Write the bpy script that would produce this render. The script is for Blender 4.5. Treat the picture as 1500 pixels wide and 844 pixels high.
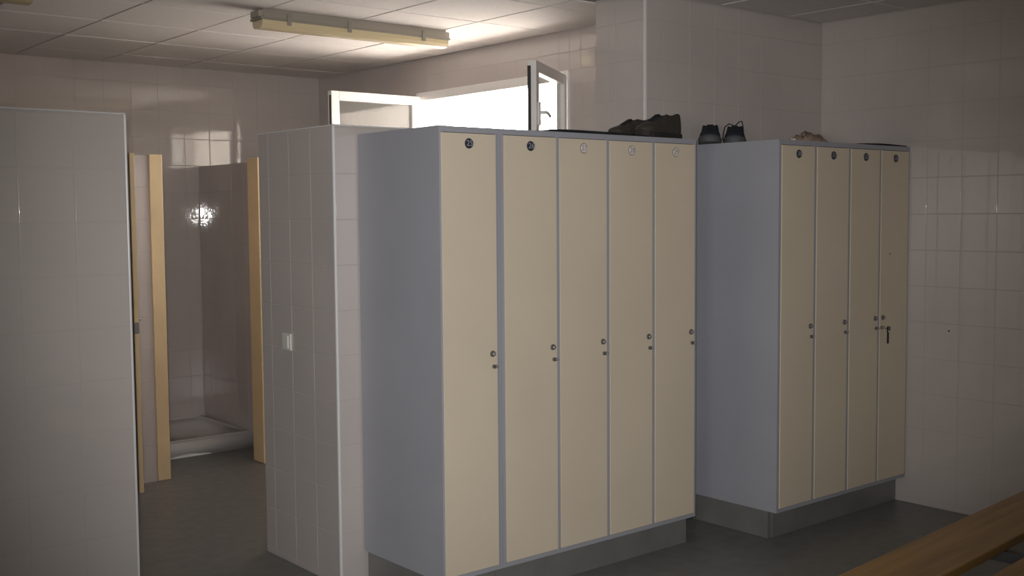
import bpy, bmesh, math, random
from mathutils import Matrix, Vector

for o in list(bpy.data.objects):
    bpy.data.objects.remove(o)
rnd = random.Random(7)
scene = bpy.context.scene
COL = scene.collection

# ------------------------------------------------------------------ camera
CAM_H = 1.65
cam_d = bpy.data.cameras.new('camera')
cam_d.sensor_width = 36.0
cam_d.lens = 39.0169
cam = bpy.data.objects.new('camera', cam_d)
COL.objects.link(cam)
CAM_M = [[0.7694912, -0.0487072, 0.6367974], [-0.6386092, -0.0464295, 0.7681293], [-0.0078472, -0.9977334, -0.066832]]
cam.matrix_world = Matrix((
    (CAM_M[0][0], -CAM_M[0][1], -CAM_M[0][2], 0.0),
    (CAM_M[1][0], -CAM_M[1][1], -CAM_M[1][2], 0.0),
    (CAM_M[2][0], -CAM_M[2][1], -CAM_M[2][2], CAM_H),
    (0, 0, 0, 1)))
cam_d.clip_start = 0.02
scene.camera = cam

# ------------------------------------------------------------------ daylight
world = bpy.data.worlds.new('daylight')
scene.world = world
world.use_nodes = True
wn, wl = world.node_tree.nodes, world.node_tree.links
wn.clear()
w_out = wn.new('ShaderNodeOutputWorld')
w_bg = wn.new('ShaderNodeBackground')
w_tc = wn.new('ShaderNodeTexCoord')
w_sep = wn.new('ShaderNodeSeparateXYZ')
w_rmp = wn.new('ShaderNodeValToRGB')
w_map = wn.new('ShaderNodeMapRange')
w_map.inputs['From Min'].default_value = -1
w_map.inputs['From Max'].default_value = 1
wl.new(w_tc.outputs['Generated'], w_sep.inputs[0])
wl.new(w_sep.outputs['Z'], w_map.inputs['Value'])
wl.new(w_map.outputs[0], w_rmp.inputs['Fac'])
cr = w_rmp.color_ramp
cr.elements[0].position = 0.47
cr.elements[0].color = (0.97, 0.88, 0.79, 1)      # sunlit pale ground outside
cr.elements[1].position = 0.53
cr.elements[1].color = (1.0, 0.97, 0.93, 1)       # bright hazy sky
wl.new(w_rmp.outputs[0], w_bg.inputs['Color'])
w_bg.inputs['Strength'].default_value = 20.5
wl.new(w_bg.outputs[0], w_out.inputs['Surface'])

def portal(name, loc, rot, sx, sy):
    d = bpy.data.lights.new(name, 'AREA')
    d.shape = 'RECTANGLE'
    d.size, d.size_y = sx, sy
    d.cycles.is_portal = True
    o = bpy.data.objects.new(name, d)
    o.location, o.rotation_euler = loc, rot
    COL.objects.link(o)

H = math.pi / 2
# daylight enters by the high window of the shower room and by an unseen fill window added in the left wall
portal('window_portal', (4.75, 5.83, 2.19), (0, H, 0), 0.56, 1.54)
portal('window_portal', (-2.27, -0.2, 1.65), (0, -H, 0), 0.8, 1.2)

# the camera's small built-in flash: a narrow beam that fades towards the edges
fl = bpy.data.lights.new('camera_flash', 'SPOT')
fl.energy = 450.0
fl.shadow_soft_size = 0.012
fl.spot_size = math.radians(60)
fl.spot_blend = 1.0
fl.color = (1.0, 0.98, 0.97)
flo = bpy.data.objects.new('camera_flash', fl)
flo.matrix_world = cam.matrix_world @ Matrix.Translation((-0.03, 0.05, 0.0))
COL.objects.link(flo)

scene.view_settings.view_transform = 'Standard'
scene.view_settings.look = 'None'
scene.view_settings.gamma = 1.0
scene.view_settings.exposure = 0.0
scene.view_settings.use_curve_mapping = False
scene.cycles.use_denoising = True
scene.cycles.max_bounces = 10
scene.cycles.diffuse_bounces = 6
scene.cycles.glossy_bounces = 4
scene.cycles.sample_clamp_indirect = 60.0

# ------------------------------------------------------------------ materials
def mat(name, col, rough=0.5, spec=0.5, metal=0.0, noise=None, bump=None, coat=0.0):
    """noise = (scale, amount) colour mottling, bump = (scale, strength, distance)"""
    m = bpy.data.materials.new(name)
    m.use_nodes = True
    n, l = m.node_tree.nodes, m.node_tree.links
    p = n['Principled BSDF']
    p.inputs['Base Color'].default_value = (*col, 1)
    p.inputs['Roughness'].default_value = rough
    p.inputs['Specular IOR Level'].default_value = spec
    p.inputs['Metallic'].default_value = metal
    p.inputs['Coat Weight'].default_value = coat
    geo = n.new('ShaderNodeNewGeometry')
    if noise:
        t = n.new('ShaderNodeTexNoise')
        t.inputs['Scale'].default_value = noise[0]
        t.inputs['Detail'].default_value = 5
        l.new(geo.outputs['Position'], t.inputs['Vector'])
        r = n.new('ShaderNodeValToRGB')
        a = noise[1]
        r.color_ramp.elements[0].position = 0.3
        r.color_ramp.elements[1].position = 0.7
        r.color_ramp.elements[0].color = (*[c * (1 - a) for c in col], 1)
        r.color_ramp.elements[1].color = (*[min(1, c * (1 + a)) for c in col], 1)
        l.new(t.outputs['Fac'], r.inputs['Fac'])
        l.new(r.outputs['Color'], p.inputs['Base Color'])
    if bump:
        t = n.new('ShaderNodeTexNoise')
        t.inputs['Scale'].default_value = bump[0]
        t.inputs['Detail'].default_value = 2
        l.new(geo.outputs['Position'], t.inputs['Vector'])
        b = n.new('ShaderNodeBump')
        b.inputs['Strength'].default_value = bump[1]
        b.inputs['Distance'].default_value = bump[2]
        l.new(t.outputs['Fac'], b.inputs['Height'])
        l.new(b.outputs['Normal'], p.inputs['Normal'])
    return m

def wood_mat(name, col, rough=0.4, axis=0):
    m = mat(name, col, rough)
    n, l = m.node_tree.nodes, m.node_tree.links
    tc = n.new('ShaderNodeTexCoord')
    mp = n.new('ShaderNodeMapping')
    s = [28, 28, 28]
    s[axis] = 1.6
    mp.inputs['Scale'].default_value = s
    t = n.new('ShaderNodeTexNoise')
    t.inputs['Scale'].default_value = 1.0
    t.inputs['Detail'].default_value = 6
    r = n.new('ShaderNodeValToRGB')
    r.color_ramp.elements[0].position = 0.3
    r.color_ramp.elements[1].position = 0.72
    r.color_ramp.elements[0].color = (*[c * 0.72 for c in col], 1)
    r.color_ramp.elements[1].color = (*[c * 1.15 for c in col], 1)
    l.new(tc.outputs['Object'], mp.inputs['Vector'])
    l.new(mp.outputs[0], t.inputs['Vector'])
    l.new(t.outputs['Fac'], r.inputs['Fac'])
    l.new(r.outputs['Color'], n['Principled BSDF'].inputs['Base Color'])
    return m

def glass_mat():
    m = bpy.data.materials.new('window_glass')
    m.use_nodes = True
    n, l = m.node_tree.nodes, m.node_tree.links
    n.clear()
    out = n.new('ShaderNodeOutputMaterial')
    mix = n.new('ShaderNodeMixShader')
    tr = n.new('ShaderNodeBsdfTransparent')
    tr.inputs[0].default_value = (0.93, 0.95, 0.94, 1)
    gl = n.new('ShaderNodeBsdfGlossy')
    gl.inputs['Roughness'].default_value = 0.02
    lw = n.new('ShaderNodeLayerWeight')
    lw.inputs['Blend'].default_value = 0.5
    pw = n.new('ShaderNodeMath')
    pw.operation = 'POWER'
    pw.inputs[1].default_value = 5.0
    l.new(lw.outputs['Facing'], pw.inputs[0])
    fr = n.new('ShaderNodeMath')
    fr.operation = 'MULTIPLY_ADD'
    fr.inputs[1].default_value = 0.85
    fr.inputs[2].default_value = 0.04
    l.new(pw.outputs[0], fr.inputs[0])
    # a film of dust and limescale scatters some of the light
    di = n.new('ShaderNodeBsdfDiffuse')
    tl = n.new('ShaderNodeBsdfTranslucent')
    di.inputs[0].default_value = tl.inputs[0].default_value = (0.85, 0.83, 0.80, 1)
    m1, m2 = n.new('ShaderNodeMixShader'), n.new('ShaderNodeMixShader')
    m1.inputs[0].default_value = 0.35
    m2.inputs[0].default_value = 0.10
    l.new(di.outputs[0], m1.inputs[1])
    l.new(tl.outputs[0], m1.inputs[2])
    l.new(tr.outputs[0], m2.inputs[1])
    l.new(m1.outputs[0], m2.inputs[2])
    l.new(fr.outputs[0], mix.inputs[0])
    l.new(m2.outputs[0], mix.inputs[1])
    l.new(gl.outputs[0], mix.inputs[2])
    l.new(mix.outputs[0], out.inputs['Surface'])
    return m

TILE = (0.55, 0.50, 0.475)
M = dict(
    tile=mat('glazed_tile', TILE, 0.03, 0.8, noise=(1.7, 0.05), bump=(48.0, 0.20, 0.0007)),
    grout=mat('grout', (0.49, 0.445, 0.42), 0.85, 0.2),
    plaster=mat('plaster', (0.52, 0.49, 0.46), 0.8, 0.2, noise=(3, 0.05)),
    render_coat=mat('pale_render', (0.70, 0.655, 0.62), 0.9, 0.1),
    bead=mat('plastic_bead', (0.74, 0.74, 0.74), 0.3, 0.5),
    floor=mat('vinyl_floor', (0.19, 0.193, 0.188), 0.38, 0.45, noise=(14, 0.12), bump=(5, 0.06, 0.01)),
    ceil=mat('mineral_panel', (0.76, 0.72, 0.695), 0.85, 0.15, noise=(60, 0.04), bump=(160, 0.25, 0.002)),
    bar_shade=mat('ceiling_bar', (0.46, 0.44, 0.42), 0.5, 0.4),  # grey carries the recess shadow around white bars
    slab=mat('ceiling_void', (0.42, 0.40, 0.385), 0.9, 0.1),
    cream=mat('cream_laminate', (0.73, 0.63, 0.49), 0.4, 0.45, noise=(2.2, 0.03), bump=(420, 0.10, 0.0006)),
    grey=mat('blue_grey_laminate', (0.375, 0.38, 0.42), 0.42, 0.45, noise=(2.5, 0.04), bump=(420, 0.10, 0.0006)),
    plinth=mat('plinth_board', (0.19, 0.185, 0.175), 0.28, 0.5, noise=(6, 0.1)),
    dark=mat('dark_gap', (0.015, 0.015, 0.015), 0.9, 0.1),
    disc=mat('navy_disc', (0.028, 0.036, 0.055), 0.3, 0.5),
    disc_glare=mat('disc_glare_pale', (0.80, 0.73, 0.71), 0.3, 0.5),  # paleness is a highlight put into the disc colour
    numeral=mat('numeral_print', (0.36, 0.35, 0.38), 0.5, 0.3),
    numeral_dim=mat('numeral_print_dim', (0.30, 0.29, 0.31), 0.5, 0.3),
    steel=mat('dull_steel', (0.34, 0.34, 0.345), 0.25, 0.6, metal=0.35),
    steel_dark=mat('dark_steel', (0.16, 0.145, 0.135), 0.28, 0.6, metal=0.3),
    yellow=mat('yellow_paint', (0.74, 0.57, 0.34), 0.42, 0.4, noise=(4, 0.07)),
    leaf=mat('door_leaf_laminate', (0.58, 0.49, 0.42), 0.4, 0.4, noise=(3, 0.04)),
    ceramic=mat('white_ceramic', (0.62, 0.60, 0.585), 0.18, 0.5),
    alu=mat('white_lacquered_frame', (0.78, 0.76, 0.74), 0.35, 0.5),
    gasket=mat('black_gasket', (0.03, 0.03, 0.035), 0.5, 0.4),
    glass=glass_mat(),
    fix=mat('fixture_housing', (0.36, 0.33, 0.28), 0.45, 0.4),
    diff=mat('yellowed_diffuser', (0.66, 0.56, 0.36), 0.25, 0.5),
    clip=mat('fixture_clip', (0.28, 0.26, 0.22), 0.4, 0.5),
    bench=wood_mat('varnished_pine', (0.42, 0.235, 0.075), 0.4, 0),
    tube=mat('painted_steel_tube', (0.10, 0.10, 0.105), 0.4, 0.5),
    white_plastic=mat('white_plastic', (0.72, 0.70, 0.66), 0.35, 0.5),
    brown=mat('dark_brown_leather', (0.050, 0.043, 0.036), 0.55, 0.4, noise=(40, 0.25)),
    rubber=mat('dark_rubber', (0.030, 0.028, 0.026), 0.7, 0.3),
    navy=mat('navy_fabric', (0.030, 0.036, 0.050), 0.85, 0.2, noise=(60, 0.3)),
    toe=mat('grey_toe_rubber', (0.085, 0.09, 0.095), 0.6, 0.3),
    lace=mat('dark_lace', (0.020, 0.024, 0.026), 0.8, 0.2),
    beige=mat('beige_cloth', (0.40, 0.31, 0.25), 0.95, 0.1, noise=(50, 0.15)),
    dull_black=mat('dull_black', (0.022, 0.024, 0.028), 0.9, 0.15, noise=(40, 0.2)),
    strap=mat('black_strap', (0.012, 0.012, 0.016), 0.6, 0.3),
    paper=mat('crumpled_paper', (0.62, 0.56, 0.48), 0.8, 0.2),
)

# ------------------------------------------------------------------ helpers
def link(o, parent=None):
    COL.objects.link(o)
    if parent:
        o.parent = parent
    return o

def to_obj(name, bm, m, parent=None, loc=(0, 0, 0), rot=(0, 0, 0), smooth=False):
    me = bpy.data.meshes.new(name)
    bm.normal_update()
    bm.to_mesh(me)
    bm.free()
    me.materials.append(m)
    if smooth:
        me.polygons.foreach_set('use_smooth', [True] * len(me.polygons))
    o = bpy.data.objects.new(name, me)
    o.location, o.rotation_euler = loc, rot
    return link(o, parent)

def empty(name, loc, rz=0.0):
    o = bpy.data.objects.new(name, None)
    o.empty_display_size = 0.1
    o.location = loc
    o.rotation_euler = (0, 0, rz)
    return link(o)

def tag(o, label, cat, group=None):
    o['label'] = label
    o['category'] = cat
    if group:
        o['group'] = group
    return o

def structure(o):
    o['kind'] = 'structure'
    return o

def add_box(bm, x0, x1, y0, y1, z0, z1, bev=0.0):
    r = bmesh.ops.create_cube(bm, size=1.0)
    vs = r['verts']
    for v in vs:
        v.co = Vector((x0 + (v.co.x + 0.5) * (x1 - x0), y0 + (v.co.y + 0.5) * (y1 - y0), z0 + (v.co.z + 0.5) * (z1 - z0)))
    if bev:
        es = list({e for v in vs for e in v.link_edges})
        bmesh.ops.bevel(bm, geom=es, offset=bev, segments=2, affect='EDGES', profile=0.5)
    return bm

def boxes(*bs, bev=0.0):
    bm = bmesh.new()
    for b in bs:
        add_box(bm, *b, bev=bev)
    return bm

def add_cyl(bm, p, axis, r0, r1, h, seg=20):
    """a capped cone frustum starting at p along the axis"""
    res = bmesh.ops.create_cone(bm, cap_ends=True, segments=seg, radius1=r0, radius2=r1, depth=h)
    q = Vector((0, 0, 1)).rotation_difference(Vector(axis).normalized())
    mt = Matrix.Translation(Vector(p) + Vector(axis).normalized() * h / 2) @ q.to_matrix().to_4x4()
    bmesh.ops.transform(bm, matrix=mt, verts=res['verts'])
    return bm

def add_tube(bm, pts, r, seg=6):
    pts = [Vector(p) for p in pts]
    rings = []
    up = Vector((0.13, 0.21, 1)).normalized()
    for i, p in enumerate(pts):
        t = (pts[min(i + 1, len(pts) - 1)] - pts[max(i - 1, 0)]).normalized()
        a = t.cross(up)
        if a.length < 1e-3:
            a = t.cross(Vector((1, 0, 0)))
        a.normalize()
        b = t.cross(a)
        rings.append([bm.verts.new(p + a * math.cos(2 * math.pi * k / seg) * r + b * math.sin(2 * math.pi * k / seg) * r) for k in range(seg)])
    for i in range(len(rings) - 1):
        for k in range(seg):
            bm.faces.new((rings[i][k], rings[i][(k + 1) % seg], rings[i + 1][(k + 1) % seg], rings[i + 1][k]))
    bm.faces.new(rings[0][::-1])
    bm.faces.new(rings[-1])
    return bm

# ---- glazed tiles: one object each, mesh data shared between alike sizes
TILE_MESH = {}
def tile_mesh(w, h, m):
    key = (round(w, 3), round(h, 3), m.name)
    if key in TILE_MESH:
        return TILE_MESH[key]
    w, h = key[0], key[1]
    b, d = 0.0020, 0.0022
    us, vs = [-w / 2, -w / 2 + b, w / 2 - b, w / 2], [-h / 2, -h / 2 + b, h / 2 - b, h / 2]
    verts, norms, faces = [], [], []
    for j in range(4):
        for i in range(4):
            edge = i in (0, 3) or j in (0, 3)
            verts.append((us[i], vs[j], -d if edge else 0.0))
            nx = -1.2 if i == 0 else 1.2 if i == 3 else 0
            ny = -1.2 if j == 0 else 1.2 if j == 3 else 0
            norms.append(Vector((nx, ny, 1)).normalized())
    for j in range(3):
        for i in range(3):
            a = j * 4 + i
            faces.append((a, a + 1, a + 5, a + 4))
    me = bpy.data.meshes.new('tile')
    me.from_pydata(verts, [], faces)
    me.materials.append(m)
    me.polygons.foreach_set('use_smooth', [True] * len(me.polygons))
    me.normals_split_custom_set_from_vertices(norms)
    TILE_MESH[key] = me
    return me

JOINT = 0.003
def tiles(parent, origin, udir, ulines, zlines, normal, hole=None, m=None):
    """lay tiles on the vertical plane through origin; u runs along udir, hole(u0,u1,z0,z1) True leaves one out"""
    m = m or M['tile']
    u, n = Vector(udir), Vector(normal)
    z = Vector((0, 0, 1))
    if u.cross(z).dot(n) < 0:
        uu = -u
    else:
        uu = u
    base = Matrix((uu, z, n)).transposed()
    for i in range(len(ulines) - 1):
        for j in range(len(zlines) - 1):
            u0, u1, z0, z1 = ulines[i], ulines[i + 1], zlines[j], zlines[j + 1]
            if u1 - u0 < 0.012 or z1 - z0 < 0.012:
                continue
            if hole and hole(u0, u1, z0, z1):
                continue
            o = bpy.data.objects.new('tile', tile_mesh(u1 - u0 - JOINT, z1 - z0 - JOINT, m))
            p = Vector(origin) + u * (u0 + u1) / 2 + z * (z0 + z1) / 2
            tilt = Matrix.Rotation(rnd.gauss(0, 0.0022), 3, uu) @ Matrix.Rotation(rnd.gauss(0, 0.0022), 3, z)
            o.matrix_basis = Matrix.Translation(p) @ (tilt @ base).to_4x4()
            link(o, parent)

def lines(a, b, start, pitch=0.2):
    """joint positions from a to b with joints at start + k*pitch"""
    out = [a]
    k = math.ceil((a - start) / pitch - 1e-6)
    while start + k * pitch < b - 1e-6:
        v = start + k * pitch
        if v > a + 1e-6:
            out.append(v)
        k += 1
    out.append(b)
    return out

Z0 = 0.03                 # height of the first horizontal joint
CZ = 2.76                 # ceiling height
PZ = 2.037                # height of the partitions
T = 0.0018                # tile faces stand this far proud of their bed

# ------------------------------------------------------------------ room shell
XR, XW, YP, YB, XM = 5.675, 4.64, 3.95, 8.05, 2.493
XL, YF = -2.2, -2.5

floor = structure(to_obj('floor', boxes((XL - 0.2, XR + 0.3, YF - 0.2, YB + 0.2, -0.1, 0.0)), M['floor']))

wall_right = structure(to_obj('wall_right', boxes((XR + T, XR + 0.2, YF, YP + 0.3, 0, CZ + 0.1)), M['grout']))
tiles(wall_right, (XR, 0, 0), (0, 1, 0), lines(0.86, YP - 0.001, 3.06), lines(0.001, CZ, Z0), (-1, 0, 0))

to_obj('screw_hole', add_cyl(bmesh.new(), (XR + 0.0005, 3.116, 0.993), (-1, 0, 0), 0.005, 0.005, 0.0015, 10), M['dark'], wall_right)

wall_pier = structure(to_obj('wall_pier', boxes((4.164 + T, XR + T, YP + T, 4.31, 0, CZ + 0.1)), M['grout']))
tiles(wall_pier, (0, YP, 0), (1, 0, 0), lines(4.176, XR - 0.001, 4.30), lines(1.23, CZ, Z0), (0, -1, 0))
tiles(wall_pier, (4.164, 0, 0), (0, 1, 0), lines(YP + 0.012, 4.215, 4.16), lines(1.63, CZ, Z0), (-1, 0, 0))
tiles(wall_pier, (4.164, 0, 0), (0, 1, 0), lines(4.215, 4.31, 4.16), lines(PZ + 0.005, CZ, Z0), (-1, 0, 0))

WY0, WY1, WZ0, WZ1 = 5.03, 6.65, 1.86, 2.52
wall_window = structure(to_obj('wall_window', boxes(
    (XW + T, XW + 0.26, 4.31, WY0, 0, CZ + 0.1), (XW + T, XW + 0.26, WY1, YB + 0.2, 0, CZ + 0.1),
    (XW + T, XW + 0.26, WY0, WY1, 0, WZ0), (XW + T, XW + 0.26, WY0, WY1, WZ1, CZ + 0.1)), M['grout']))
ul = sorted(set(lines(4.312, YB - 0.001, 4.33) + [WY0, WY1]))
zl = sorted(set(lines(1.43, CZ, Z0) + [WZ0, WZ1]))
tiles(wall_window, (XW, 0, 0), (0, 1, 0), ul, zl, (-1, 0, 0),
      hole=lambda a, b, c, d: a >= WY0 - 1e-4 and b <= WY1 + 1e-4 and c >= WZ0 - 1e-4 and d <= WZ1 + 1e-4)

# pale outer wall, added longer than the building so the open pane mirrors it
structure(to_obj('wall_outside_added', boxes((4.91, 7.6, 4.312, 4.36, 0, 2.95)), M['render_coat']))

wall_back = structure(to_obj('wall_back', boxes((XL, XW + 0.26, YB + T, YB + 0.2, 0, CZ + 0.1)), M['grout']))
tiles(wall_back, (0, YB, 0), (1, 0, 0), lines(1.68, XW - 0.001, 3.68), lines(1.83, CZ, Z0), (0, -1, 0))
tiles(wall_back, (0, YB, 0), (1, 0, 0), lines(2.615, 3.58, 3.68), lines(0.001, 1.83, Z0), (0, -1, 0))

FX0, FX1, FZ0, FZ1 = -0.8, 0.4, 1.25, 2.05
wall_left = structure(to_obj('wall_left', boxes(
    (XL - 0.2, XL, YF, FX0, 0, CZ + 0.1), (XL - 0.2, XL, FX1, YB + 0.2, 0, CZ + 0.1),
    (XL - 0.2, XL, FX0, FX1, 0, FZ0), (XL - 0.2, XL, FX0, FX1, FZ1, CZ + 0.1)), M['plaster']))
wall_front = structure(to_obj('wall_front', boxes((XL - 0.2, XR + 0.2, YF - 0.2, YF, 0, CZ + 0.1)), M['plaster']))

# partitions with the doorway between them
YL = 4.20
wall_partition_left = structure(to_obj('wall_partition_left', boxes((XL, 1.586 - T, YL + T, YL + 0.1, 0, PZ)), M['grout']))
tiles(wall_partition_left, (0, YL, 0), (1, 0, 0), lines(0.38, 1.578, 1.386), lines(0.001, PZ, Z0), (0, -1, 0))
tiles(wall_partition_left, (1.586, 0, 0), (0, 1, 0), lines(YL + 0.008, YL + 0.1, 9.0), lines(0.001, PZ, Z0), (1, 0, 0))

YM = 4.214
wall_partition = structure(to_obj('wall_partition', boxes(
    (XM + T, XM + 0.1, YM + T, 4.914, 0, PZ), (XM + 0.1, 4.164 + T, YM + T, YM + 0.085, 0, PZ)), M['grout']))
tiles(wall_partition, (XM, 0, 0), (0, 1, 0), lines(YM + 0.009, 4.914, 4.414), lines(0.001, PZ, Z0), (-1, 0, 0))
tiles(wall_partition, (0, YM, 0), (1, 0, 0), lines(XM + 0.009, 2.913, 2.70), lines(0.001, 1.63, Z0), (0, -1, 0))
tiles(wall_partition, (0, YM, 0), (1, 0, 0), lines(XM + 0.009, 4.16, 2.70), lines(1.63, PZ, Z0), (0, -1, 0))

# shower cubicle
XS, YS = 3.584, 6.68
wall_shower_left = structure(to_obj('wall_shower_left', boxes(
    (2.50, 2.61, YS + 0.10, YB, 0, 2.025), (2.422, 2.652, YS + T, YS + 0.10, 0, 2.025)), M['grout']))
tiles(wall_shower_left, (0, YS, 0), (1, 0, 0), lines(2.423, 2.650, 2.452), lines(0.001, 2.025, Z0), (0, -1, 0))
wall_shower_right = structure(to_obj('wall_shower_right', boxes(
    (XS + T, XS + 0.11, YS + 0.10, YB, 0, 2.025), (3.452, 3.78, YS + T, YS + 0.10, 0, 2.025)), M['grout']))
tiles(wall_shower_right, (XS, 0, 0), (0, 1, 0), lines(YS + 0.102, YB - 0.002, 6.90), lines(0.001, 2.025, Z0), (-1, 0, 0))
tiles(wall_shower_right, (0, YS, 0), (1, 0, 0), lines(3.454, 3.78, 3.584), lines(0.001, 2.025, Z0), (0, -1, 0))

# corner beads and capping strips
def trim(i, *bs):
    return structure(to_obj('trim_%d' % i, boxes(*bs, bev=0.003), M['bead']))
trim(1, (XM - 0.001, XM + 0.011, YM - 0.001, YM + 0.011, 0.001, PZ))
trim(2, (4.163, 4.177, YP - 0.001, YP + 0.013, 0.001, CZ))
trim(3, (1.578, 1.587, YL - 0.001, YL + 0.010, 0.001, PZ))
trim(4, (XL, 1.586, YL + 0.001, YL + 0.10, PZ, PZ + 0.006))
trim(5, (XM, XM + 0.1, YM, 4.914, PZ, PZ + 0.006), (XM + 0.1, 4.162, YM, YM + 0.085, PZ, PZ + 0.006))

# ------------------------------------------------------------------ suspended ceiling
ceiling = structure(to_obj('ceiling', boxes((XL, XR + 0.2, YF, YB + 0.2, CZ + 0.012, CZ + 0.1)), M['slab']))
PANEL_MESH = {}
def panel(x0, x1, y0, y1):
    w, h = round(x1 - x0, 3), round(y1 - y0, 3)
    if (w, h) not in PANEL_MESH:
        bm = boxes((-w / 2, w / 2, -h / 2, h / 2, 0, 0.010), bev=0.0)
        es = [e for e in bm.edges if all(v.co.z < 0.001 for v in e.verts)]
        bmesh.ops.bevel(bm, geom=es, offset=0.002, segments=1, affect='EDGES')
        me = bpy.data.meshes.new('ceiling_panel')
        bm.to_mesh(me)
        bm.free()
        me.materials.append(M['ceil'])
        PANEL_MESH[(w, h)] = me
    o = bpy.data.objects.new('ceiling_panel', PANEL_MESH[(w, h)])
    o.location = ((x0 + x1) / 2, (y0 + y1) / 2, CZ + rnd.uniform(0, 0.0015))
    o.rotation_euler = (rnd.gauss(0, 0.0012), rnd.gauss(0, 0.0012), 0)
    link(o, ceiling)

def grid(xs, ys):
    g = 0.006
    for i in range(len(xs) - 1):
        for j in range(len(ys) - 1):
            panel(xs[i] + g, xs[i + 1] - g, ys[j] + g, ys[j + 1] - g)
    for x in xs[1:-1]:
        to_obj('ceiling_bar', boxes((x - 0.006, x + 0.006, ys[0], ys[-1], CZ + 0.004, CZ + 0.012)), M['bar_shade'], ceiling)
    for y in ys[1:-1]:
        to_obj('ceiling_bar', boxes((xs[0], xs[-1], y - 0.006, y + 0.006, CZ + 0.006, CZ + 0.012)), M['bar_shade'], ceiling)
grid([0.54, 1.12, 1.70, 2.28, 2.86, 3.44, 4.02, XW - 0.008], [4.32, 4.52, 5.14, 5.76, 6.38, 7.00, 7.62, YB - 0.008])
grid([2.98, 3.565, 4.15, 4.735, 5.32, XR - 0.008], [1.02, 1.61, 2.20, 2.79, 3.385, YP - 0.008])

# ------------------------------------------------------------------ window of the shower room
window_1 = structure(empty('window_1', (XW, (WY0 + WY1) / 2, WZ0)))
def wpart(name, bm, m, parent=window_1, **k):
    return to_obj(name, bm, m, parent, **k)
yc = (WY0 + WY1) / 2
hw = (WY1 - WY0) / 2
wh = WZ1 - WZ0
wpart('frame', boxes((-0.012, 0.06, -hw, -hw + 0.045, 0, wh), (-0.012, 0.06, hw - 0.045, hw, 0, wh),
                     (-0.012, 0.06, -hw + 0.045, hw - 0.045, wh - 0.06, wh), (-0.012, 0.06, -hw + 0.045, hw - 0.045, 0, 0.05), bev=0.004), M['alu'])
wpart('sill', boxes((-0.05, 0.0, -hw - 0.02, hw + 0.02, -0.025, 0.0), bev=0.004), M['alu'])

def sash(hy, ang, sgn, handle):
    """a casement leaf hinged at y=hy, closed along sgn*y, swung into the room by ang"""
    w, h = 0.715, 0.585
    r = 0.062
    s = sgn
    def bx(y0, y1, z0, z1, x0=-0.025, x1=0.025):
        return (x0, x1, min(s * y0, s * y1), max(s * y0, s * y1), z0, z1)
    o = wpart('sash', boxes(bx(0, r, 0, h), bx(w - r, w, 0, h), bx(r, w - r, 0, r), bx(r, w - r, h - r, h), bev=0.004), M['alu'],
              loc=(-0.03, hy - yc, 0.045), rot=(0, 0, ang))
    wpart('glass', boxes(bx(r - 0.004, w - r + 0.004, r - 0.004, h - r + 0.004, -0.003, 0.003)), M['glass'], o)
    wpart('gasket', boxes(bx(w, w + 0.006, 0.0, h - 0.03, 0.006, 0.024)), M['gasket'], o)
    if handle:
        bm = boxes(bx(w - 0.05, w - 0.018, 0.23, 0.36, -0.037, -0.025), bev=0.003)
        add_tube(bm, [(-0.03, s * (w - 0.034), 0.30), (-0.06, s * (w - 0.034), 0.30), (-0.068, s * (w - 0.05), 0.302),
                      (-0.066, s * (w - 0.10), 0.300), (-0.064, s * (w - 0.145), 0.288)], 0.009, 8)
        wpart('handle', bm, M['alu'], o, smooth=True)
    return o
sash(5.06, math.radians(124), 1, True)
sash(6.605, math.radians(-91), -1, False)

# unseen window added in the left wall as fill light for the locker sides
fill_window = structure(empty('fill_window', (XL, (FX0 + FX1) / 2, FZ0), -H))
fw, fh = (FX1 - FX0) / 2, FZ1 - FZ0
to_obj('frame', boxes((-fw, fw, -0.12, -0.06, 0, 0.05), (-fw, fw, -0.12, -0.06, fh - 0.05, fh), (-fw, -fw + 0.05, -0.12, -0.06, 0.05, fh - 0.05),
                      (fw - 0.05, fw, -0.12, -0.06, 0.05, fh - 0.05), (-0.03, 0.03, -0.12, -0.06, 0.05, fh - 0.05)), M['alu'], fill_window)
to_obj('glass', boxes((-fw + 0.04, fw - 0.04, -0.092, -0.088, 0.04, fh - 0.04)), M['glass'], fill_window)

# ------------------------------------------------------------------ cubicle door frames and door
door_1 = structure(empty('door_1', (3.02, YS, 0)))
def jamb(parent, x0, x1, y0, y1, z1, base):
    return to_obj('jamb', boxes((x0 - base[0], x1 - base[0], y0 - base[1], y1 - base[1], 0.002, z1), bev=0.004), M['yellow'], parent)
jamb(door_1, 2.653, 2.735, YS - 0.012, YS + 0.14, 2.03, (3.02, YS))
jamb(door_1, 3.376, 3.451, YS - 0.012, YS + 0.14, 2.03, (3.02, YS))
door_2 = structure(empty('door_2', (2.316, 6.66, 0), -H))          # stands open towards the photographer
to_obj('leaf', boxes((0.004, 0.582, -0.013, 0.013, 0.10, 2.0), bev=0.002), M['leaf'], door_2)
to_obj('edge_band', boxes((0.582, 0.592, -0.014, 0.014, 0.10, 2.0), bev=0.002), M['yellow'], door_2)
to_obj('latch_plate', boxes((0.5915, 0.5945, -0.012, 0.012, 1.0, 1.062), bev=0.001), M['steel'], door_2)
bm = add_cyl(bmesh.new(), (0.545, 0.013, 1.075), (0, 1, 0), 0.020, 0.019, 0.006, 18)
add_tube(bm, [(0.545, 0.012, 1.075), (0.545, 0.036, 1.075), (0.535, 0.042, 1.075), (0.45, 0.042, 1.073)], 0.008, 8)
to_obj('handle', bm, M['steel'], door_2, smooth=True)
to_obj('jamb', boxes((-0.150, -0.008, 0.031, 0.104, 0.002, 2.03), bev=0.004), M['yellow'], door_2)

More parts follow.
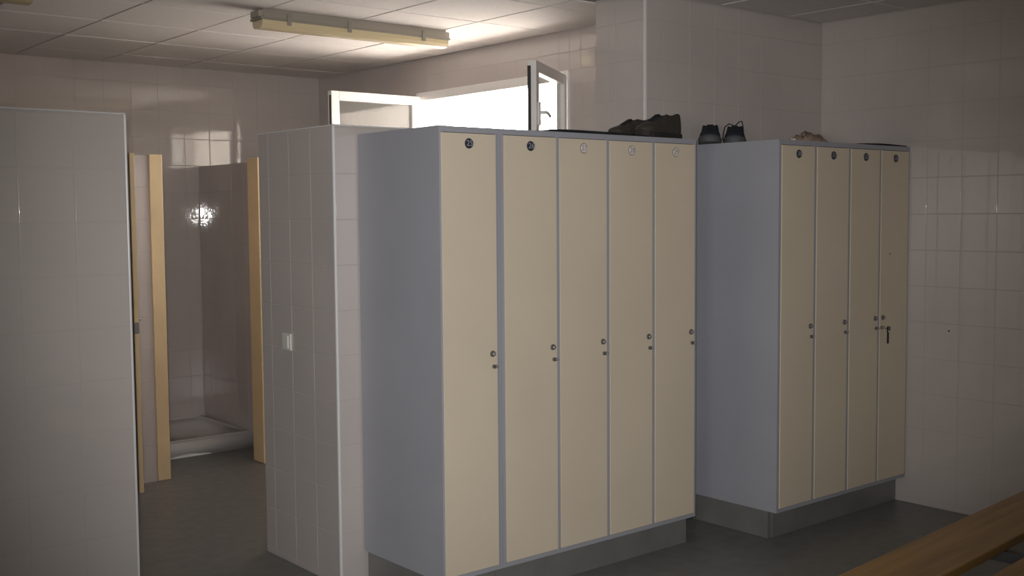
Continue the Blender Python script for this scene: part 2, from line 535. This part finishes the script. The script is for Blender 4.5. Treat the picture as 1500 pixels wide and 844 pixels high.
# ------------------------------------------------------------------ shower tray
tray = tag(empty('shower_tray', (3.10, 7.21, 0)), 'white ceramic shower tray on the floor of the open tiled cubicle', 'shower tray')
bm = boxes((-0.49, 0.475, 0.0, 0.885, 0.0, 0.12))
top = [f for f in bm.faces if f.normal.z > 0.9]
r = bmesh.ops.inset_region(bm, faces=top, thickness=0.075, depth=0)
r2 = bmesh.ops.inset_region(bm, faces=top, thickness=0.03, depth=-0.055)
bmesh.ops.bevel(bm, geom=[e for e in bm.edges], offset=0.012, segments=2, affect='EDGES')
to_obj('basin', bm, M['ceramic'], tray, smooth=True)
bm = add_cyl(bmesh.new(), (-0.30, 0.44, 0.066), (0, 0, 1), 0.045, 0.04, 0.006, 20)
to_obj('drain', bm, M['steel'], tray)

# ------------------------------------------------------------------ fluorescent fixtures
def fixture(cx, cy, label):
    L = 1.255
    t = tag(empty('ceiling_light', (cx, cy, CZ - 0.105)), label, 'ceiling light', 'fluorescent battens on the ceiling')
    def prof(pts, x0, x1):
        b = bmesh.new()
        A = [b.verts.new((x0, y, z)) for y, z in pts]
        B = [b.verts.new((x1, y, z)) for y, z in pts]
        n = len(pts)
        b.faces.new(A[::-1]); b.faces.new(B)
        for k in range(n):
            b.faces.new((A[k], A[(k + 1) % n], B[(k + 1) % n], B[k]))
        bmesh.ops.recalc_face_normals(b, faces=b.faces)
        return b
    h = L / 2
    to_obj('housing', prof([(-0.045, 0.105), (-0.058, 0.055), (0.058, 0.055), (0.045, 0.105)], -h + 0.02, h - 0.02), M['fix'], t)
    to_obj('rim', boxes((-h, h, -0.066, 0.066, 0.044, 0.057), bev=0.004), M['clip'], t)
    to_obj('diffuser', prof([(-0.060, 0.045), (-0.058, 0.022), (-0.044, 0.004), (-0.02, 0.0), (0.02, 0.0), (0.044, 0.004), (0.058, 0.022), (0.060, 0.045)],
                            -h + 0.012, h - 0.012), M['diff'], t)
    for s in (-1, 1):
        to_obj('end_cap', boxes((s * (h - 0.012) - 0.018, s * (h - 0.012) + 0.018, -0.05, 0.05, 0.057, 0.095), bev=0.006), M['fix'], t)
    for x in (-0.46, -0.08, 0.0, 0.43):
        if x == 0.0:
            continue
        for s in (-1, 1):
            to_obj('clip', boxes((x - 0.012, x + 0.012, s * 0.068 - 0.005, s * 0.068 + 0.005, 0.022, 0.085), bev=0.002), M['clip'], t)
    return t
fixture(3.435, 5.53, 'yellowed fluorescent batten hanging over the partition, near the open window')
fixture(1.04, 5.56, 'fluorescent batten at the top left edge, above the left tiled partition')

# ------------------------------------------------------------------ light switch
sw = tag(empty('light_switch', (XM, 4.655, 1.06)), 'small white light switch on the narrow tiled partition end', 'switch')
to_obj('plate', boxes((-0.010, 0.0, -0.040, 0.040, -0.040, 0.040), bev=0.003), M['white_plastic'], sw)
to_obj('rocker', boxes((-0.016, -0.009, -0.024, 0.024, -0.030, 0.030), bev=0.003), M['white_plastic'], sw)

# ------------------------------------------------------------------ lockers
LZ0, LZ1 = 0.143, 2.003
DZ0, DZ1 = 0.164, 1.976
def numeral(txt, m, parent, loc):
    cu = bpy.data.curves.new('numeral', 'FONT')
    cu.body = txt
    cu.size = 0.034
    cu.align_x, cu.align_y = 'CENTER', 'CENTER'
    cu.extrude = 0.0004
    tmp = bpy.data.objects.new('numeral', cu)
    COL.objects.link(tmp)
    dg = bpy.context.evaluated_depsgraph_get()
    me = bpy.data.meshes.new_from_object(tmp.evaluated_get(dg))
    bpy.data.objects.remove(tmp)
    me.materials.clear()
    me.materials.append(m)
    o = bpy.data.objects.new('numeral', me)
    o.location, o.rotation_euler = loc, (H, 0, 0)
    link(o, parent)

def locker(x0, x1, yf, yb, doors, plinth_x, label):
    """doors: (xa, xb, number, pale, lock_on_left)"""
    cx = (x0 + x1) / 2
    t = tag(empty('locker', (cx, yf, 0)), label, 'locker', 'changing room lockers')
    R = lambda a, b, y0, y1, z0, z1: (a - cx, b - cx, y0, y1, z0, z1)
    D = yb - yf
    rec = 0.002
    bs = [R(x0, x0 + 0.012, 0.0, D, LZ0, LZ1), R(x1 - 0.012, x1, 0.0, D, LZ0, LZ1),
          R(x0 + 0.012, x1 - 0.012, 0.0, D, LZ1 - 0.024, LZ1), R(x0 + 0.012, x1 - 0.012, 0.0, D, LZ0, LZ0 + 0.019),
          R(x0 + 0.012, x1 - 0.012, D - 0.012, D, LZ0 + 0.019, LZ1 - 0.024),
          R(x0 + 0.012, x1 - 0.012, 0.022, 0.03, LZ0 + 0.019, LZ1 - 0.024)]
    to_obj('carcass', boxes(*bs), M['grey'], t)
    edges = [x0 + 0.012] + [d for dd in doors for d in dd[:2]] + [x1 - 0.012]
    for k in range(0, len(edges), 2):
        a, b = edges[k] + 0.0015, edges[k + 1] - 0.0015
        if b - a > 0.004:
            to_obj('stile', boxes(R(a, b, rec * 0.5, 0.021, LZ0 + 0.019, LZ1 - 0.024), bev=0.001), M['grey'], t)
    for xa, xb, num, pale, left in doors:
        w = xb - xa
        d = to_obj('door', boxes((-w / 2, w / 2, -0.003, 0.014, 0, DZ1 - DZ0), bev=0.0006), M['cream'], t, loc=((xa + xb) / 2 - cx, 0, DZ0))
        s = -1 if left else 1
        # number disc; the pale ones carry a painted highlight
        b = add_cyl(bmesh.new(), (0, -0.003, 1.936 - DZ0), (0, -1, 0), 0.0215, 0.019, 0.005, 28)
        to_obj('number_disc', b, M['disc_glare' if pale else 'disc'], d)
        if pale:
            b = bmesh.new()
            pts = [(0.021 * math.cos(a), -0.0045, 1.936 - DZ0 + 0.021 * math.sin(a)) for a in [math.pi * 2 * k / 28 for k in range(29)]]
            add_tube(b, pts, 0.0016, 6)
            to_obj('disc_shade_ring', b, M['steel_dark'], d)  # dark ring drawn for the shaded edge of the disc
        numeral(num, M['numeral_dim' if pale else 'numeral'], d, (0, -0.0085, 1.936 - DZ0))
        # cam lock and hasp
        lx = s * (w / 2 - 0.026)
        b = add_cyl(bmesh.new(), (lx, -0.003, 1.067 - DZ0), (0, -1, 0), 0.0135, 0.012, 0.007, 24)
        add_cyl(b, (lx, -0.010, 1.067 - DZ0), (0, -1, 0), 0.009, 0.008, 0.006, 20)
        b2 = bmesh.new()
        bmesh.ops.create_uvsphere(b2, u_segments=16, v_segments=10, radius=0.0085)
        bmesh.ops.transform(b2, matrix=Matrix.Translation((lx, -0.014, 1.067 - DZ0)) @ Matrix.Diagonal((1, 0.6, 1, 1)), verts=b2.verts)
        lk = to_obj('lock', b, M['steel_dark'], d, smooth=False)
        to_obj('lock_glint_dome', b2, M['steel'], d, smooth=True)  # dome added on the lock to catch the flash as a bright spot
        hx = s * (w / 2 - 0.014)
        b = add_cyl(bmesh.new(), (hx - s * 0.006, -0.003, 1.013 - DZ0), (0, -1, 0), 0.009, 0.008, 0.010, 16)
        add_box(b, hx - 0.009, hx + 0.009, -0.014, -0.003, 1.013 - DZ0 - 0.0065, 1.013 - DZ0 + 0.0065, bev=0.002)
        to_obj('hasp', b, M['steel_dark'], d)
        b = bmesh.new()
        bmesh.ops.create_uvsphere(b, u_segments=12, v_segments=8, radius=0.0062)
        bmesh.ops.translate(b, vec=(hx + s * 0.004, -0.015, 1.013 - DZ0), verts=b.verts)
        to_obj('hasp_glint_dome', b, M['steel'], d, smooth=True)  # small ball added so the hasp end glints in the flash
        if left:
            to_obj('screw_hole', add_cyl(bmesh.new(), (5.483 - (xa + xb) / 2, -0.0025, 1.414 - DZ0), (0, -1, 0), 0.004, 0.004, 0.0015, 10), M['dark'], d)
    pa, pb = plinth_x
    to_obj('plinth', boxes(R(pa, pb, 0.055, 0.073, 0.001, LZ0)), M['plinth'], t)
    to_obj('plinth', boxes(R(x0 + 0.013, x0 + 0.031, 0.062, D - 0.01, 0.001, LZ0)), M['plinth'], t)
    if x1 < XR - 0.1:
        to_obj('plinth', boxes(R(x1 - 0.024, x1 - 0.006, 0.0735, D - 0.01, 0.001, LZ0)), M['plinth'], t)
    return t

locker(2.612, 2.922, 3.60, 4.205, [(2.622, 2.900, '25', False, False)], (2.632, 2.921),
       'narrow locker with one cream door, first of the row, beside the tiled partition end')
locker(2.9235, 4.155, 3.60, 4.205, [(2.945, 3.237, '26', False, False), (3.258, 3.542, '27', True, False),
                                   (3.564, 3.842, '28', True, False), (3.864, 4.141, '29', True, False)], (2.925, 4.149),
       'wide four-door locker with dark shoes on top, standing right of the one-door locker')
L2Y = 3.365
locker(4.494, 5.672, L2Y, 3.94, [(4.516, 4.783, '30', False, False), (4.807, 5.083, '31', False, False),
                                 (5.107, 5.372, '32', False, False), (5.394, 5.661, '33', False, True)], (4.537, 5.670),
       'four-door locker against the right wall, keys hanging from its last door')

# key with a black strap in the last door
key = tag(empty('key', (5.434, L2Y - 0.014, 1.007)), 'key with a black strap hanging in the lock of the last locker door', 'key')
bm = add_cyl(bmesh.new(), (0, 0, 0), (0, -1, 0), 0.0035, 0.0035, 0.012, 10)
add_box(bm, -0.004, 0.022, -0.016, -0.012, -0.012, 0.012, bev=0.001)
to_obj('blade', bm, M['steel_dark'], key)
bm = bmesh.new()
add_tube(bm, [(-0.004, -0.014, 0.012), (-0.010, -0.017, 0.0), (-0.010, -0.017, -0.016), (-0.004, -0.016, -0.026)], 0.0035, 6)
add_box(bm, -0.011, 0.003, -0.019, -0.014, -0.082, -0.02, bev=0.002)
to_obj('strap', bm, M['strap'], key)

# ------------------------------------------------------------------ shoes
def shoe(name, loc, rz, label, cat, group, L=0.29, W=0.102, top=0.105, mu=None, ms=None, mt=None, laces=True, loops=False, sole_h=0.024):
    """toe at local +x, heel at local 0"""
    t = tag(empty(name, loc, rz), label, cat, group)
    # station: x, half width, height of the rim, how open (0 closed vamp .. 1 ankle opening)
    st = [(0.000, 0.55, 0.72, 1), (0.02, 0.70, 0.98, 1), (0.10, 0.74, 1.0, 1), (0.22, 0.76, 0.90, 1), (0.34, 0.78, 0.86, 1), (0.42, 0.82, 0.93, 1),
          (0.50, 0.88, 0.88, 0), (0.60, 0.95, 0.72, 0), (0.72, 1.0, 0.56, 0), (0.84, 0.96, 0.46, 0), (0.93, 0.78, 0.38, 0), (0.985, 0.48, 0.28, 0), (1.0, 0.25, 0.16, 0)]
    bm = bmesh.new()
    rings = []
    for fx, fwid, fh, op in st:
        x, w, h = fx * L, fwid * W / 2, fh * (top - sole_h)
        prof = []
        N = 6
        for k in range(N + 1):
            a = k / N * H
            prof.append((w * math.cos(a) ** 0.55 if k < N else 0.0, h * math.sin(a) ** 0.8))
        if op:
            prof = [(w, 0), (w * 1.03, h * 0.3), (w * 1.0, h * 0.6), (w * 0.88, h * 0.92), (w * 0.78, h), (w * 0.66, h * 0.93), (w * 0.55, h * 0.35)]
        pts = [(x, y, sole_h + z) for y, z in prof]
        pts += [(x, -y, sole_h + z) for y, z in reversed(prof)]
        rings.append([bm.verts.new(p) for p in pts])
    n = len(rings[0])
    for i in range(len(rings) - 1):
        for k in range(n - 1):
            bm.faces.new((rings[i][k], rings[i + 1][k], rings[i + 1][k + 1], rings[i][k + 1]))
    bm.faces.new(rings[0]); bm.faces.new(rings[-1][::-1])
    bmesh.ops.remove_doubles(bm, verts=bm.verts, dist=0.0004)
    bmesh.ops.recalc_face_normals(bm, faces=bm.faces)
    to_obj('upper', bm, mu, t, smooth=True)
    # sole
    bm = bmesh.new()
    out = [(fx * L * 1.03 - 0.006, fwid * W / 2 * 1.06 + 0.002) for fx, fwid, _, _ in st]
    loop = [(x, y) for x, y in out] + [(x, -y) for x, y in reversed(out)]
    lift = lambda x: 0.010 * max(0, (x / L - 0.75) / 0.25) ** 2
    A = [bm.verts.new((x, y, lift(x))) for x, y in loop]
    B = [bm.verts.new((x, y, sole_h + 0.003 + lift(x))) for x, y in loop]
    bm.faces.new(A[::-1]); bm.faces.new(B)
    for k in range(len(loop)):
        q = (k + 1) % len(loop)
        bm.faces.new((A[k], A[q], B[q], B[k]))
    bmesh.ops.recalc_face_normals(bm, faces=bm.faces)
    to_obj('sole', bm, ms, t)
    if mt:
        bm = bmesh.new()
        rr = []
        for fx, fwid, fh in ((0.80, 1.02, 0.36), (0.90, 0.96, 0.34), (0.98, 0.76, 0.30), (1.02, 0.52, 0.24), (1.035, 0.25, 0.16)):
            x, w, h = fx * L, fwid * W / 2 * 1.07, fh * top
            pr = [(x, w * math.cos(a), sole_h * 0.6 + h * math.sin(a) ** 0.7) for a in [math.pi * k / 10 for k in range(11)]]
            rr.append([bm.verts.new(p) for p in pr])
        for i in range(4):
            for k in range(10):
                bm.faces.new((rr[i][k], rr[i + 1][k], rr[i + 1][k + 1], rr[i][k + 1]))
        bm.faces.new(rr[-1])
        bmesh.ops.recalc_face_normals(bm, faces=bm.faces)
        to_obj('toe_cap', bm, mt, t, smooth=True)
    if laces:
        bm = bmesh.new()
        for fx, hh in ((0.50, 0.90), (0.56, 0.82), (0.62, 0.73), (0.68, 0.64)):
            z = sole_h + hh * (top - sole_h)
            add_tube(bm, [(fx * L - 0.006, -0.030, z - 0.014), (fx * L, -0.012, z), (fx * L + 0.004, 0.012, z), (fx * L + 0.008, 0.030, z - 0.014)], 0.0032, 6)
        if loops:
            z = top * 0.93
            add_tube(bm, [(0.5 * L, 0.0, z), (0.5 * L, 0.022, z + 0.022), (0.52 * L, 0.036, z + 0.024), (0.56 * L, 0.042, z), (0.62 * L, 0.046, z - 0.05)], 0.0028, 6)
            add_tube(bm, [(0.5 * L, 0.0, z), (0.52 * L, -0.03, z + 0.012), (0.57 * L, -0.052, z - 0.005), (0.64 * L, -0.060, z - 0.045), (0.7 * L, -0.062, z - 0.075)], 0.0028, 6)
        to_obj('lace', bm, M['lace'], t, smooth=True)
    return t

BS = dict(mu=M['brown'], ms=M['rubber'], L=0.29, W=0.105, top=0.125)
shoe('shoe', (4.112, 3.70, LZ1), math.radians(187), 'dark brown shoe on the four-door locker, taller one at its right end', 'shoe', 'dark brown shoes on the lockers', **BS)
shoe('shoe', (4.10, 3.87, LZ1), math.radians(186), 'dark brown shoe on the four-door locker, behind its taller mate', 'shoe', 'dark brown shoes on the lockers',
     **{**BS, 'top': 0.112})
SN = dict(mu=M['navy'], ms=M['toe'], mt=M['toe'], L=0.26, W=0.110, top=0.112, loops=True)
shoe('sneaker', (4.650, 3.93, LZ1), math.radians(219), 'dark sneaker with grey toe on the right lockers, left of its pair', 'sneaker', 'dark sneakers on the right lockers',
     **{**SN, 'loops': False})
shoe('sneaker', (4.825, 3.905, LZ1), math.radians(218), 'dark sneaker with loose lace loops on the right lockers', 'sneaker', 'dark sneakers on the right lockers', **SN)

# ------------------------------------------------------------------ flat things on the lockers
def cloth(name, loc, rz, sx, sy, hgt, m, label, cat, nx=18, ny=12, rough=0.35, seed=1):
    """a crumpled or folded piece with real thickness"""
    r = random.Random(seed)
    ph = [(r.uniform(4, 22), r.uniform(4, 22), r.uniform(0, 6.28), r.uniform(0.4, 1)) for _ in range(7)]
    bm = bmesh.new()
    top, bot = [], []
    for j in range(ny + 1):
        for i in range(nx + 1):
            u, v = i / nx * 2 - 1, j / ny * 2 - 1
            e = max(0.0, 1 - max(abs(u), abs(v)) ** 6)
            wob = 1 + 0.06 * math.sin(3 * u + 5 * v + seed)
            n = sum(a * math.sin(fx * u + fy * v + p) for fx, fy, p, a in ph) / 4
            z = hgt * (0.35 * (1 if hgt < 0.03 else e) + (1 - rough) * 0.65 * (1 - 0.5 * (u * u + v * v)) * (e if hgt >= 0.03 else 1) + rough * n * 0.5 * e)
            z = max(z, 0.003)
            top.append(bm.verts.new((u * sx / 2 * wob, v * sy / 2 * wob, z)))
            bot.append(bm.verts.new((u * sx / 2 * wob, v * sy / 2 * wob, 0.0)))
    q = lambda a, i, j: a[j * (nx + 1) + i]
    for j in range(ny):
        for i in range(nx):
            bm.faces.new((q(top, i, j), q(top, i + 1, j), q(top, i + 1, j + 1), q(top, i, j + 1)))
            bm.faces.new((q(bot, i, j), q(bot, i, j + 1), q(bot, i + 1, j + 1), q(bot, i + 1, j)))
    for i in range(nx):
        bm.faces.new((q(bot, i, 0), q(bot, i + 1, 0), q(top, i + 1, 0), q(top, i, 0)))
        bm.faces.new((q(top, i, ny), q(top, i + 1, ny), q(bot, i + 1, ny), q(bot, i, ny)))
    for j in range(ny):
        bm.faces.new((q(top, 0, j), q(top, 0, j + 1), q(bot, 0, j + 1), q(bot, 0, j)))
        bm.faces.new((q(bot, nx, j), q(bot, nx, j + 1), q(top, nx, j + 1), q(top, nx, j)))
    return tag(to_obj(name, bm, m, None, loc, (0, 0, rz), smooth=True), label, cat)

cloth('folded_mat', (3.44, 3.70, LZ1), 0.03, 0.48, 0.26, 0.016, M['dull_black'], 'thin flat dark mat lying on the four-door locker left of the shoes', 'mat', seed=3, rough=0.2)
cloth('crumpled_cloth', (5.25, 3.74, LZ1), 0.1, 0.24, 0.18, 0.110, M['beige'], 'crumpled beige cloth on top of the lockers by the right wall', 'cloth', seed=5, rough=0.6)
cloth('dark_strip', (5.46, 3.48, LZ1), 0.0, 0.39, 0.22, 0.016, M['dull_black'], 'thin flat dark strip on the right end of the lockers by the wall', 'towel', seed=8, rough=0.2)  # thin near-black piece along the locker top
cloth('paper_scrap', (4.70, 3.43, LZ1), 0.4, 0.035, 0.03, 0.031, M['paper'], 'small pale paper scrap on the lockers, between sneakers and beige cloth', 'paper', nx=8, ny=8, seed=11, rough=0.7)

# ------------------------------------------------------------------ bench
ba = math.atan2(0.131, 1.573)
bench = tag(empty('bench', (3.6, 1.80, 0)), 'long varnished pine bench in the lower right corner', 'bench')
bench.rotation_euler = (0, 0, ba)
def bplank(y0, y1):
    to_obj('plank', boxes((-1.55, 1.85, y0, y1, 0.418, 0.45), bev=0.004), M['bench'], bench)
bplank(0.075, 0.323)
bplank(-0.285, -0.037)
for x in (-1.2, 0.3, 1.5):
    bm = boxes((x - 0.02, x + 0.02, -0.26, 0.30, 0.378, 0.4175), (x - 0.02, x + 0.02, -0.26, -0.22, 0.0, 0.378),
               (x - 0.02, x + 0.02, 0.26, 0.30, 0.0, 0.378), (x - 0.02, x + 0.02, -0.22, 0.26, 0.10, 0.13), bev=0.003)
    to_obj('leg_frame', bm, M['tube'], bench)
